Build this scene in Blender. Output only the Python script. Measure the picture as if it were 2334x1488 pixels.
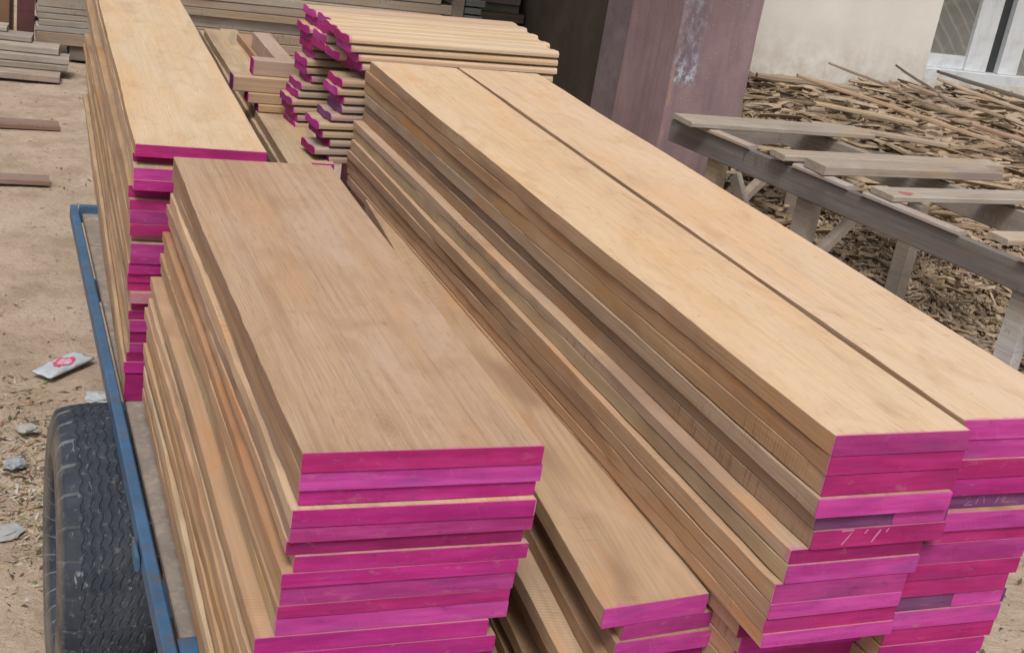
import bpy, bmesh, math, random
from mathutils import Vector, Matrix, noise

rnd = random.Random(11)
S = bpy.context.scene
COL = S.collection
for o in list(bpy.data.objects):
    bpy.data.objects.remove(o)

# ------------------------------------------------------------------ camera
CAM_Z = 1.95
PITCH, ROLL, YAW = 0.365996, 0.164268, 0.414646
fwd = Vector((math.sin(YAW) * math.cos(PITCH), math.cos(YAW) * math.cos(PITCH), -math.sin(PITCH)))
r0 = Vector((math.cos(YAW), -math.sin(YAW), 0))
u0 = r0.cross(fwd)
cr, sr = math.cos(ROLL), math.sin(ROLL)
rt = r0 * cr + u0 * sr
up = u0 * cr - r0 * sr
cam = bpy.data.objects.new('camera', bpy.data.cameras.new('camera'))
COL.objects.link(cam)
M = Matrix((rt, up, -fwd)).transposed().to_4x4()
M.translation = (0, 0, CAM_Z)
cam.matrix_world = M
cam.data.sensor_width = 36
cam.data.lens = 36 * 2938.5 / 2334
cam.data.clip_end = 2000
cam.data.clip_start = 0.05
S.camera = cam

# ------------------------------------------------------------------ sky, sun, exposure
SUN_EL, SUN_AZ = math.radians(58), math.radians(205)      # azimuth clockwise from +Y
world = bpy.data.worlds.new('World')
S.world = world
world.use_nodes = True
wn, wl = world.node_tree.nodes, world.node_tree.links
sky = wn.new('ShaderNodeTexSky')
sky.sky_type = 'NISHITA'
sky.sun_disc = False
sky.sun_elevation = SUN_EL
sky.sun_rotation = SUN_AZ
sky.air_density, sky.dust_density, sky.ozone_density = 1.0, 6.0, 1.0
hs = wn.new('ShaderNodeHueSaturation')
hs.inputs['Saturation'].default_value = 0.25
bg = wn['Background']
bg.inputs['Strength'].default_value = 0.098
wl.new(sky.outputs[0], hs.inputs['Color'])
wl.new(hs.outputs[0], bg.inputs[0])
sun = bpy.data.objects.new('sun', bpy.data.lights.new('sun', 'SUN'))
COL.objects.link(sun)
sun.data.energy = 1.5
sun.data.angle = math.radians(16)
sun.data.color = (1.0, 0.95, 0.88)
sd = Vector((math.sin(SUN_AZ) * math.cos(SUN_EL), math.cos(SUN_AZ) * math.cos(SUN_EL), math.sin(SUN_EL)))
sun.rotation_euler = sd.to_track_quat('Z', 'Y').to_euler()
S.view_settings.view_transform = 'Standard'
S.view_settings.look = 'None'
S.view_settings.exposure = 0.33
S.view_settings.gamma = 1.0
S.cycles.max_bounces = 6
S.cycles.diffuse_bounces = 3
S.cycles.glossy_bounces = 2


# ------------------------------------------------------------------ node helpers
def srgb(r, g, b):
    def f(c):
        c /= 255
        return c / 12.92 if c <= .04045 else ((c + .055) / 1.055) ** 2.4
    return (f(r), f(g), f(b), 1)


class NB:
    def __init__(s, name):
        s.m = bpy.data.materials.new(name)
        s.m.use_nodes = True
        s.t = s.m.node_tree
        s.n, s.l = s.t.nodes, s.t.links
        s.b = s.n['Principled BSDF']

    def new(s, typ, **kw):
        n = s.n.new(typ)
        for k, v in kw.items():
            setattr(n, k, v)
        return n

    def put(s, sock, v):
        if isinstance(v, bpy.types.NodeSocket):
            s.l.new(v, sock)
        else:
            sock.default_value = v

    def obj(s):
        return s.new('ShaderNodeTexCoord').outputs['Object']

    def info(s, k):
        return s.new('ShaderNodeObjectInfo').outputs[k]

    def vm(s, op, a, b=None, out=0):
        n = s.new('ShaderNodeVectorMath', operation=op)
        s.put(n.inputs[0], a)
        if b is not None:
            s.put(n.inputs['Scale' if op == 'SCALE' else 1], b)
        return n.outputs[out]

    def ma(s, op, a, b=0.0, c=None, clamp=False):
        n = s.new('ShaderNodeMath', operation=op, use_clamp=clamp)
        s.put(n.inputs[0], a)
        s.put(n.inputs[1], b)
        if c is not None:
            s.put(n.inputs[2], c)
        return n.outputs[0]

    def noise(s, v, scale=5., det=3., rough=.55, dist=0.):
        n = s.new('ShaderNodeTexNoise')
        s.put(n.inputs['Vector'], v)
        n.inputs['Scale'].default_value = scale
        n.inputs['Detail'].default_value = det
        n.inputs['Roughness'].default_value = rough
        n.inputs['Distortion'].default_value = dist
        return n.outputs['Fac']

    def mr(s, v, a, b, c=0., d=1.):
        n = s.new('ShaderNodeMapRange')
        s.put(n.inputs['Value'], v)
        for k, x in zip(('From Min', 'From Max', 'To Min', 'To Max'), (a, b, c, d)):
            s.put(n.inputs[k], x)
        return n.outputs[0]

    def mix(s, f, a, b, mode='MIX'):
        n = s.new('ShaderNodeMix', data_type='RGBA', blend_type=mode)
        n.clamp_factor = True
        s.put(n.inputs['Factor'], f)
        s.put(n.inputs['A'], a)
        s.put(n.inputs['B'], b)
        return n.outputs['Result']

    def sep(s, v):
        n = s.new('ShaderNodeSeparateXYZ')
        s.put(n.inputs[0], v)
        return n.outputs

    def comb(s, x, y, z):
        n = s.new('ShaderNodeCombineXYZ')
        for i, v in enumerate((x, y, z)):
            s.put(n.inputs[i], v)
        return n.outputs[0]

    def bump(s, h, strength=.3, dist=.002):
        n = s.new('ShaderNodeBump')
        n.inputs['Strength'].default_value = strength
        n.inputs['Distance'].default_value = dist
        s.put(n.inputs['Height'], h)
        s.l.new(n.outputs[0], s.b.inputs['Normal'])

    def fin(s, col, rough=.7, spec=.3):
        s.put(s.b.inputs['Base Color'], col)
        s.put(s.b.inputs['Roughness'], rough)
        s.b.inputs['Specular IOR Level'].default_value = spec
        return s.m


def wood_mat(name, grain=.5, patch=.5, fibre=.5, bleed=True, rough=.68, knot=None, saw=0., axis='Y', grey=0., stain=0., smooth_stain=0., mul=None):
    b = NB(name)
    oc = b.obj()
    if axis == 'X':
        s_ = b.sep(oc)
        oc = b.comb(s_[1], s_[0], s_[2])
    rv = b.info('Random')
    off = b.comb(b.ma('MULTIPLY', rv, 37.), b.ma('MULTIPLY', rv, 91.), b.ma('MULTIPLY', rv, 53.))
    v = b.vm('ADD', oc, off)
    # slow wander of the grain
    wob = b.noise(b.vm('MULTIPLY', v, (5., .9, 5.)), 1., 1.)
    pith = b.comb(b.mr(rv, 0, 1, -.10, .22), 0., b.mr(b.ma('FRACT', b.ma('MULTIPLY', rv, 7.3)), 0, 1, -.16, -.03))
    p = b.vm('SUBTRACT', oc, pith)
    ps = b.sep(p)
    r = b.ma('SQRT', b.ma('ADD', b.ma('MULTIPLY', ps[0], ps[0]), b.ma('MULTIPLY', ps[2], ps[2])))
    r = b.ma('ADD', r, b.ma('MULTIPLY', wob, .075))
    if knot:
        q = b.vm('LENGTH', b.vm('MULTIPLY', b.vm('SUBTRACT', oc, knot), (1., .42, .35)), out=1)
        q = b.ma('MULTIPLY', q, b.mr(b.noise(b.vm('MULTIPLY', oc, (40., 26., 40.)), 1., 2.), .2, .8, .65, 1.35))
        kf = b.ma('POWER', 2.718, b.ma('MULTIPLY', b.ma('MULTIPLY', q, q), -900.))
        r = b.ma('ADD', r, b.ma('MULTIPLY', kf, .055))
    ring = b.ma('SINE', b.ma('MULTIPLY', r, b.mr(rv, 0, 1, 700., 1300.)))
    ring = b.mr(ring, -1, 1)
    ring = b.ma('POWER', ring, 1.6)
    soft = b.noise(b.vm('MULTIPLY', v, (22., .8, 22.)), 1., 2., .6)
    fib = b.noise(b.vm('MULTIPLY', v, (260., 5., 260.)), 1., 1., .6)
    fib2 = b.noise(b.vm('MULTIPLY', v, (90., 1.6, 90.)), 1., 2., .6)
    pat = b.noise(b.vm('MULTIPLY', v, (7., 1.3, 7.)), 1., 2., .6, .6)
    tint = b.info('Color')
    if mul:
        tint = b.mix(1., tint, (*mul, 1), 'MULTIPLY')
    dark = b.mix(1., tint, (.62, .50, .42, 1), 'MULTIPLY')
    warm = b.mix(1., tint, (1.03, .87, .70, 1), 'MULTIPLY')
    pale = b.mix(1., tint, (1.16, 1.15, 1.14, 1), 'MULTIPLY')
    c = b.mix(b.ma('MULTIPLY', b.mr(pat, .35, .7), patch), tint, warm)
    c = b.mix(b.ma('MULTIPLY', b.mr(soft, .5, .8), patch), c, pale)
    c = b.mix(b.ma('MULTIPLY', b.ma('MULTIPLY', ring, b.mr(pat, .2, .7, .35, 1.)), grain), c, dark)
    c = b.mix(b.ma('MULTIPLY', b.mr(fib2, .48, .75), fibre), c, dark)
    c = b.mix(b.ma('MULTIPLY', b.mr(fib, .45, .8), fibre * .8), c, dark)
    if grey:
        gn = b.noise(b.vm('MULTIPLY', v, (12., 1.2, 12.)), 1., 4., .65)
        c = b.mix(b.ma('MULTIPLY', b.mr(gn, .35, .65), grey), c, (.29, .262, .232, 1))
    hgt = b.ma('ADD', fib, b.ma('MULTIPLY', fib2, .8))
    if saw:
        ys = b.sep(oc)
        w = b.ma('SINE', b.ma('ADD', b.ma('MULTIPLY', ys[1], 900.), b.ma('MULTIPLY', ys[0], 120.)))
        sm = b.noise(b.vm('MULTIPLY', v, (9., 3.2, 9.)), 1., 2.)
        sw = b.ma('MULTIPLY', b.mr(w, .1, 1.), b.mr(sm, .56, .68))
        c = b.mix(b.ma('MULTIPLY', sw, saw), c, dark)
        hgt = b.ma('ADD', hgt, b.ma('MULTIPLY', sw, .4))
    if stain:
        tk = b.noise(b.vm('MULTIPLY', v, (14., 150., 14.)), 1., 2., .5, .3)
        tm_ = b.noise(b.vm('MULTIPLY', b.vm('ADD', v, (4., 4., 1.)), (16., 2.2, 16.)), 1., 2.)
        c = b.mix(b.ma('MULTIPLY', b.mr(tk, .55, .68), b.mr(tm_, .56, .66, 0, .7)), c, b.mix(1., tint, (.42, .34, .32, 1), 'MULTIPLY'))
    if knot:
        kr = b.ma('MULTIPLY', b.mr(b.ma('SINE', b.ma('MULTIPLY', q, 1150.)), -.2, 1.), b.ma('POWER', 2.718, b.ma('MULTIPLY', b.ma('MULTIPLY', q, q), -2600.)))
        c = b.mix(b.ma('MULTIPLY', kr, .36), c, (.26, .155, .095, 1))
        kk = b.ma('POWER', 2.718, b.ma('MULTIPLY', b.ma('MULTIPLY', q, q), -9000.))
        c = b.mix(b.ma('MULTIPLY', kk, .30), c, (.22, .13, .08, 1))
    # stains in the wood itself: lilac-white bloom, orange heart streaks, dull brown bands
    if stain:
        s1 = b.noise(b.vm('MULTIPLY', v, (11., 4.5, 11.)), 1., 3., .6, .5)
        s2 = b.noise(b.vm('MULTIPLY', b.vm('ADD', v, (7., 3., 5.)), (15., 3.6, 15.)), 1., 3., .6, .4)
        s3 = b.noise(b.vm('MULTIPLY', b.vm('ADD', v, (1., 9., 2.)), (9., 2.6, 9.)), 1., 2., .6, .5)
        c = b.mix(b.mr(s1, .50, .68, 0, stain * .8), c, b.mix(1., tint, (1.12, 1.08, 1.10, 1), 'MULTIPLY'))
        c = b.mix(b.mr(s2, .54, .72, 0, stain), c, b.mix(1., tint, (1.04, .80, .56, 1), 'MULTIPLY'))
        c = b.mix(b.mr(s3, .54, .70, 0, stain * .9), c, b.mix(1., tint, (.66, .58, .58, 1), 'MULTIPLY'))
    if smooth_stain:
        s1 = b.noise(b.vm('MULTIPLY', v, (8., 2.6, 8.)), 1., 4., .6, .6)
        s2 = b.noise(b.vm('MULTIPLY', b.vm('ADD', v, (7., 3., 5.)), (12., 1.7, 12.)), 1., 4., .6, .4)
        c = b.mix(b.mr(s1, .50, .70, 0, smooth_stain), c, b.mix(1., tint, (1.06, 1.05, 1.10, 1), 'MULTIPLY'))
        c = b.mix(b.mr(s2, .50, .72, 0, smooth_stain), c, b.mix(1., tint, (1.0, .84, .66, 1), 'MULTIPLY'))
        s3 = b.noise(b.vm('MULTIPLY', b.vm('ADD', v, (2., 8., 1.)), (15., 6., 15.)), 1., 5., .68, .7)
        c = b.mix(b.mr(s3, .50, .72, 0, smooth_stain * .75), c, b.mix(1., tint, (.74, .63, .53, 1), 'MULTIPLY'))
        pr_ = b.noise(b.vm('MULTIPLY', v, (420., 22., 420.)), 1., 1., .5)
        c = b.mix(b.mr(pr_, .64, .74, 0, .5), c, b.mix(1., tint, (.55, .45, .36, 1), 'MULTIPLY'))
        dt = b.noise(b.vm('MULTIPLY', b.vm('ADD', v, (6., 1., 4.)), (38., 30., 38.)), 1., 4., .7)
        c = b.mix(b.mr(dt, .66, .74, 0, .5), c, (.20, .14, .10, 1))
    # grubby handling marks
    gr = b.noise(b.vm('MULTIPLY', v, (11., 7., 11.)), 1., 3., .7)
    c = b.mix(b.mr(gr, .6, .85, 0, .22), c, (.25, .19, .17, 1))
    if bleed:
        y = b.sep(oc)[1]
        ed = b.noise(b.vm('MULTIPLY', v, (38., 20., 38.)), 1., 2.)
        edge = b.ma('MULTIPLY', b.ma('MULTIPLY', b.mr(ed, .38, .75), b.mr(b.ma('FRACT', b.ma('MULTIPLY', rv, 11.7)), 0, 1, .3, 1.6)), .008)
        bl = b.ma('LESS_THAN', y, b.ma('ADD', edge, .0008))
        c = b.mix(b.ma('MULTIPLY', bl, .5), c, (.50, .12, .30, 1))
    b.bump(hgt, .35, .0012)
    return b.fin(c, rough, .25)


def paint_mat():
    b = NB('magenta_end_paint')
    oc = b.obj()
    rv = b.info('Random')
    off = b.comb(b.ma('MULTIPLY', rv, 37.), b.ma('MULTIPLY', rv, 91.), b.ma('MULTIPLY', rv, 53.))
    v = b.vm('ADD', oc, off)
    big = b.noise(b.vm('MULTIPLY', v, (9., 9., 34.)), 1., 2., .6, .2)
    st = b.noise(b.vm('MULTIPLY', v, (14., 14., 210.)), 1., 3., .6, .1)
    vs = b.sep(v)
    di = b.noise(b.comb(b.ma('ADD', b.ma('MULTIPLY', vs[0], 260.), b.ma('MULTIPLY', vs[2], 110.)), vs[1], b.ma('MULTIPLY', vs[2], 22.)), 1., 2., .6)
    base = b.info('Color')
    c = b.mix(b.mr(big, .35, .7), b.mix(1., base, (.80, .75, .80, 1), 'MULTIPLY'), b.mix(1., base, (1.14, 1.35, 1.14, 1), 'MULTIPLY'))
    c = b.mix(b.mr(st, .45, .75, 0, .5), c, b.mix(1., base, (.72, .5, .62, 1), 'MULTIPLY'))
    c = b.mix(b.mr(di, .62, .8, 0, .35), c, b.mix(1., base, (1.25, 2.2, 1.25, 1), 'MULTIPLY'))
    br = b.noise(b.vm('MULTIPLY', b.vm('ADD', v, (3., 1., 4.)), (7., 7., 60.)), 1., 3., .6, .15)
    c = b.mix(b.mr(br, .50, .70, 0, .55), c, b.mix(1., base, (1.22, 2.0, 1.42, 1), 'MULTIPLY'))
    pu = b.noise(b.vm('MULTIPLY', b.vm('ADD', v, (8., 2., 1.)), (9., 9., 40.)), 1., 2., .5, .5)
    c = b.mix(b.mr(pu, .55, .72, 0, .55), c, b.mix(1., base, (.62, 1.3, .85, 1), 'MULTIPLY'))
    thin = b.noise(b.vm('MULTIPLY', v, (26., 26., 70.)), 1., 4., .7)
    c = b.mix(b.mr(thin, .60, .78, 0, .6), c, (.40, .20, .19, 1))
    sp_ = b.noise(b.vm('MULTIPLY', b.vm('ADD', v, (2., 6., 3.)), (45., 45., 80.)), 1., 4., .7)
    c = b.mix(b.mr(sp_, .60, .74, 0, .6), c, b.mix(1., base, (.42, .6, .55, 1), 'MULTIPLY'))
    b.bump(b.ma('ADD', st, di), .4, .0008)
    return b.fin(c, .72, .22)


def plain_mat(name, col, rough=.7, spec=.3, var=.25, scale=8., dirt=None, dirt_amt=.5, bump=.2, metal=0., use_obj=False):
    b = NB(name)
    v = b.obj()
    n1 = b.noise(v, scale, 5., .6)
    n2 = b.noise(v, scale * 9, 3., .6)
    base = b.info('Color') if use_obj else col
    d = b.mix(1., base, (1 - var, 1 - var, 1 - var, 1), 'MULTIPLY')
    c = b.mix(b.mr(n1, .3, .7), base, d)
    if dirt:
        n3 = b.noise(v, scale * 2.3, 6., .7)
        c = b.mix(b.mr(n3, .48, .66, 0, dirt_amt), c, dirt)
    b.bump(b.ma('ADD', n1, b.ma('MULTIPLY', n2, .5)), bump, .003)
    b.b.inputs['Metallic'].default_value = metal
    return b.fin(c, rough, spec)


W_SMOOTH = wood_mat('planed_pale_wood', .12, .5, .2, smooth_stain=.8, saw=.12)
W_FACE = wood_mat('sawn_board_wood', .24, .6, .6, knot=(.119, .068, .026), saw=.2, smooth_stain=.8)
W_SIDE = wood_mat('sawn_edge_wood', .18, .5, .42, saw=.5, stain=.95)
W_EDGE = wood_mat('rough_sawn_edge', .2, .5, .5, saw=.5, stain=.9, mul=(.70, .64, .62))
W_BEAM = wood_mat('beam_wood', .3, .6, .4, axis='X')
W_MOULD = wood_mat('moulding_wood', .3, .5, .3, axis='X', bleed=True)
W_GREY = wood_mat('weathered_wood', .3, .5, .8, bleed=False, rough=.85, axis='X', grey=.4, stain=.7)
W_GREYY = wood_mat('weathered_wood_long', .3, .5, .8, bleed=False, rough=.85, grey=.35, stain=.6)
PAINT = paint_mat()


# ------------------------------------------------------------------ object helpers
def link(name, me, mat, parent=None, color=None):
    o = bpy.data.objects.new(name, me)
    COL.objects.link(o)
    if mat and not me.materials:
        me.materials.append(mat)
    if parent:
        o.parent = parent
    if color:
        o.color = (*color[:3], 1)
    return o


def tag(o, label=None, cat=None, group=None, kind=None):
    if label:
        o['label'] = label
    if cat:
        o['category'] = cat
        kind = kind or 'thing'
    if group:
        o['group'] = group
    if kind:
        o['kind'] = kind
    return o


def empty(name, loc=(0, 0, 0), rz=0.):
    o = bpy.data.objects.new(name, None)
    COL.objects.link(o)
    o.location = loc
    o.rotation_euler.z = rz
    o.empty_display_size = .05
    return o


def mesh(name, verts, faces, smooth=False):
    me = bpy.data.meshes.new(name)
    me.from_pydata([tuple(v) for v in verts], [], faces)
    me.update()
    bm = bmesh.new()
    bm.from_mesh(me)
    bmesh.ops.recalc_face_normals(bm, faces=bm.faces)
    bm.to_mesh(me)
    bm.free()
    if smooth:
        for p in me.polygons:
            p.use_smooth = True
    return me


def loft(name, rings, smooth=False, cap=True):
    n = len(rings[0])
    V, F = [], []
    for r in rings:
        V += r
    for i in range(len(rings) - 1):
        for j in range(n):
            k = (j + 1) % n
            F.append((i * n + j, i * n + k, (i + 1) * n + k, (i + 1) * n + j))
    if cap:
        F.append(tuple(range(n)))
        F.append(tuple(range((len(rings) - 1) * n, len(rings) * n)))
    return mesh(name, V, F, smooth)


def octa(w, t, c):
    return [(c, 0), (w - c, 0), (w, c), (w, t - c), (w - c, t), (c, t), (0, t - c), (0, c)]


def board_mesh(w, L, t, seg=34, wander=.0036, cham=.0007, far_taper=0., skew=0.):
    """a sawn board: local x 0..w, y 0..L (front end at 0), z 0..t"""
    ph = rnd.uniform(0, 100)
    rings = []
    bow = rnd.uniform(-.004, .004)
    for i in range(seg + 1):
        y = L * i / seg
        a = bow * math.sin(math.pi * i / seg) + noise.noise((ph, y * 2.3, 0)) * wander
        bb = bow * math.sin(math.pi * i / seg) + noise.noise((ph, y * 2.3, 9)) * wander
        a += noise.noise((ph, y * 17., 3)) * wander * .45
        zl = max(0., noise.noise((ph, y * 2.2, 21)) + .15) * .0034 + abs(noise.noise((ph, y * 21., 31))) * .0009
        zr = max(0., noise.noise((ph, y * 2.2, 41))) * .002
        ww = w + far_taper * i / seg - a + bb
        c = cham
        pr = [(c, 0), (ww - c, 0), (ww, c), (ww, t - zr - c), (ww - c, t - zr), (c * 1.5, t - zl), (0, t - zl - c * 1.5), (0, c)]
        if i == 0:
            pr = [(c, 0), (ww - c, 0), (ww, c), (ww, t - c), (ww - c, t), (c, t), (0, t - c), (0, c)]
        rings.append([(x + a, y + skew * (x / w) * (1 - i / seg), z) for x, z in pr])
    return loft('board', rings)


def box_mesh(sx, sy, sz, c=.002, origin='corner'):
    pr = octa(sx, sz, min(c, sx * .3, sz * .3))
    return loft('box', [[(x, y, z) for x, z in pr] for y in (0, sy)])


ORD = ['top', 'second', 'third', 'fourth', 'fifth', 'sixth', 'seventh', 'eighth', 'ninth', 'tenth', 'eleventh', 'twelfth',
       'thirteenth', 'fourteenth', 'fifteenth', 'sixteenth', 'seventeenth', 'eighteenth', 'nineteenth', 'twentieth',
       'twenty-first', 'twenty-second', 'twenty-third', 'twenty-fourth', 'twenty-fifth', 'twenty-sixth', 'twenty-seventh',
       'twenty-eighth', 'twenty-ninth', 'thirtieth']

PALE = (.595, .440, .290)
CREAM = (.50, .380, .265)
TAN = (.430, .292, .188)
ORANGE = (.415, .260, .150)
BROWN = (.345, .228, .150)
PURPB = (.290, .195, .148)
GREYB = (.385, .285, .220)
PINKW = (.455, .325, .230)
SIDES = [TAN, TAN, ORANGE, BROWN, GREYB, CREAM, PINKW, PURPB, TAN, BROWN]

PK = (.415, .022, .200)
PK_L = (.475, .048, .285)
PK_D = (.285, .014, .120)
PK_R = (.385, .020, .150)
PK_P = (.170, .045, .150)
PK_M = (.365, .036, .200)


def jit(c, a=.1):
    if c in SIDES:
        c = tuple(x * .72 + m * .28 for x, m in zip(c, TAN))
    k = 1 + rnd.uniform(-a, a)
    return tuple(max(.01, x * k * (1 + rnd.uniform(-a, a) * .35)) for x in c)


def plank(x, y, z, w, L, t, yaw, col, end, label, group, mat=W_SIDE, seg=44, taper=0., name='plank', cat='plank', skew=0.):
    me = board_mesh(w, L, t, seg, far_taper=taper, skew=skew)
    o = link(name, me, mat, None, col)
    if mat in (W_SMOOTH, W_FACE):
        me.materials.append(W_EDGE)
        for p in me.polygons:
            if abs(p.normal.x) > .8:
                p.material_index = 1
    o.location = (x, y, z)
    o.rotation_euler.z = yaw
    tag(o, label, cat, group)
    if end:
        e = .0012
        cm = loft('painted_end', [[(px, yy + skew * px / w, pz) for px, pz in octa(w, t - .0006, .001)] for yy in (-e, -.00005)])
        link('painted_end', cm, PAINT, o, end)
    return o


# ------------------------------------------------------------------ ground
def ground():
    def axis(lo, hi, dense0, dense1, n):
        a = [dense0 + (dense1 - dense0) * i / n for i in range(n + 1)]
        d = (dense1 - dense0) / n
        s, st = dense0, d
        left = []
        while s > lo:
            st *= 1.35
            s -= st
            left.append(s)
        s, st = dense1, d
        right = []
        while s < hi:
            st *= 1.35
            s += st
            right.append(s)
        return left[::-1] + a + right
    X = axis(-300, 300, -.6, 6, 90)
    Y = axis(-300, 400, .5, 11, 120)
    V = []
    for y in Y:
        for x in X:
            h = (noise.noise((x * .9, y * .9, 3)) * .022 + noise.noise((x * 3.1, y * 3.1, 7)) * .014 + abs(noise.noise((x * 9., y * 6., 2))) * .010 - .026)
            if abs(x) > 20 or abs(y) > 25:
                h = -.02
            V.append((x, y, h))
    n = len(X)
    F = [(j * n + i, j * n + i + 1, (j + 1) * n + i + 1, (j + 1) * n + i) for j in range(len(Y) - 1) for i in range(n - 1)]
    b = NB('dusty_sand')
    v = b.obj()
    n1 = b.noise(v, .9, 6., .6)
    n2 = b.noise(v, 5., 6., .65)
    n3 = b.noise(v, 40., 5., .7)
    n4 = b.noise(v, 150., 3., .6)
    c = b.mix(b.mr(n1, .35, .65), (.385, .298, .222, 1), (.43, .335, .262, 1))
    c = b.mix(b.mr(n2, .42, .62), c, (.31, .236, .170, 1))
    nd = b.noise(b.vm('ADD', v, (5., 2., 0.)), 1.7, 5., .65, .6)
    c = b.mix(b.mr(nd, .50, .66, 0, .8), c, (.46, .365, .29, 1))
    nk = b.noise(b.vm('MULTIPLY', v, (14., 9., 9.)), 1., 4., .7, .8)
    c = b.mix(b.mr(nk, .60, .70, 0, .6), c, (.20, .155, .11, 1))
    c = b.mix(b.mr(n3, .55, .75, 0, .75), c, (.21, .165, .125, 1))
    c = b.mix(b.mr(n4, .60, .8, 0, .5), c, (.52, .45, .39, 1))
    b.bump(b.ma('ADD', b.ma('MULTIPLY', n2, 2.), b.ma('ADD', n3, b.ma('MULTIPLY', n4, .4))), .7, .012)
    o = link('ground', mesh('ground', V, F, True), b.fin(c, .92, .15))
    tag(o, kind='structure')


ground()


# ------------------------------------------------------------------ building: cream wall, window, pillar, dark bay
def building():
    b = NB('cream_plaster')
    v = b.obj()
    n1 = b.noise(v, 2.2, 6., .65)
    n2 = b.noise(v, 30., 4., .6)
    hgt = b.sep(v)[2]
    c = b.mix(b.mr(n1, .4, .7), (.74, .71, .66, 1), (.66, .63, .575, 1))
    st = b.ma('MULTIPLY', b.mr(hgt, 1.25, .8), b.mr(b.noise(v, 7., 5., .7), .35, .6))
    c = b.mix(b.ma('MULTIPLY', st, .75), c, (.33, .27, .20, 1))
    b.bump(b.ma('ADD', n1, n2), .25, .004)
    plaster = b.fin(c, .85, .2)
    root = empty('yard_building', (3.2, 6.0, 0))
    tag(root, 'cream plastered building with a white framed window behind the scrap heap', 'building')

    def wall(x0, x1, y0, y1, z0, z1, nm='wall', mt=plaster):
        o = link(nm, box_mesh(x1 - x0, y1 - y0, z1 - z0, .004), mt, root)
        o.location = (x0 - 3.2, y0 - 6.0, z0)
        return o
    WX0, WX1, SZ, HZ = 4.905, 6.15, .985, 2.1
    wall(3.39, WX0, 6.0, 6.2, 0, 2.9)
    wall(WX0 + .002, WX1 - .002, 6.0, 6.2, 0, SZ)
    wall(WX0 + .002, WX1 - .002, 6.0, 6.2, HZ, 2.9)
    wall(WX1, 9.5, 6.0, 6.2, 0, 2.9)
    white = plain_mat('white_window_paint', (.66, .69, .72, 1), .45, .4, .12, 6., (.35, .34, .32, 1), .35, .1)
    glass_b = NB('dusty_window_screen')
    v = glass_b.obj()
    n1 = glass_b.noise(v, 5., 5., .65, 1.5)
    sv = glass_b.vm('ADD', v, glass_b.vm('SCALE', v, 0.))
    w = glass_b.new('ShaderNodeTexWave', wave_type='BANDS', bands_direction='DIAGONAL')
    glass_b.l.new(sv, w.inputs['Vector'])
    w.inputs['Scale'].default_value = 7.
    w.inputs['Distortion'].default_value = 1.5
    w.inputs['Detail'].default_value = 3.
    c = glass_b.mix(glass_b.mr(n1, .35, .7), (.155, .155, .135, 1), (.24, .24, .215, 1))
    c = glass_b.mix(glass_b.mr(w.outputs['Fac'], .8, 1., 0, .35), c, (.36, .36, .34, 1))
    screen = glass_b.fin(c, .35, .5)
    dark = plain_mat('dark_window_glass', (.035, .04, .045, 1), .12, .6, .2, 3.)
    w = link('window', box_mesh(WX1 - WX0 - .004, .05, .05, .003), white, root)      # head member carries the window parts
    w.location = (WX0 + .002 - 3.2, .06, HZ - .052)

    def wp(nm, x0, x1, y0, y1, z0, z1, mt):
        o = link(nm, box_mesh(x1 - x0, y1 - y0, z1 - z0, .003), mt, w)
        o.location = (x0 - (WX0 + .002), y0 - .06, z0 - (HZ - .052))
    # y offsets are from the wall's outer face
    wp('sill', WX0 + .004, WX1 - .004, .004, .15, SZ + .001, SZ + .055, white)
    wp('stile', WX0 + .004, WX0 + .03, .062, .11, SZ + .057, HZ - .054, plain_mat('window_jamb', (.30, .31, .30, 1), .5))
    wp('sash_rail', WX0 + .032, WX0 + .315, .07, .10, SZ + .057, SZ + .135, white)
    wp('pane', WX0 + .032, WX0 + .315, .08, .086, SZ + .137, HZ - .054, screen)
    wp('stile', WX0 + .317, WX0 + .47, .055, .11, SZ + .057, HZ - .054, white)
    wp('pane', WX0 + .472, WX0 + .56, .09, .096, SZ + .057, HZ - .054, dark)
    wp('stile', WX0 + .562, WX0 + .70, .055, .11, SZ + .057, HZ - .054, white)
    wp('pane', WX0 + .702, WX1 - .06, .09, .096, SZ + .057, HZ - .054, screen)
    wp('stile', WX1 - .058, WX1 - .006, .055, .11, SZ + .057, HZ - .054, white)
    link('dark_interior_slab', box_mesh(WX1 - WX0 + .2, .05, 1.5, .003), dark, root).location = (WX0 - .1 - 3.2, .6, .8)  # dark slab stands in for the unlit interior
    # roof slab, dark bay behind the pillar
    conc = plain_mat('dim_concrete', (.16, .145, .125, 1), .9, .2, .3, 3.)
    murk = plain_mat('shaded_bay_wall', (.115, .092, .074, 1), .92, .15, .35, 2.5, (.06, .05, .045, 1), .6)  # dark brown colour deepens the shade of the bay
    wall(2.2, 9.8, 5.3, 11.2, 2.92, 3.08, 'roof', conc)
    wall(2.2, 9.5, 10.8, 11.0, 0, 2.9, 'back_wall', murk)
    wall(3.39, 3.5, 6.22, 10.78, 0, 2.9, 'side_wall', murk)
    wall(2.98, 3.38, 6.25, 6.4, 2.2, 2.9, 'lintel', murk)

    # the maroon pillar
    b = NB('maroon_pillar_paint')
    v = b.obj()
    s_ = b.sep(v)
    n1 = b.noise(v, 3.5, 6., .65)
    n2 = b.noise(b.vm('MULTIPLY', v, (14., 14., 2.)), 1., 5., .65)
    n3 = b.noise(v, 26., 5., .7)
    c = b.mix(b.mr(n1, .35, .68), (.225, .145, .160, 1), (.29, .205, .21, 1))
    c = b.mix(b.mr(n2, .45, .7, 0, .65), c, (.155, .11, .12, 1))
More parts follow.
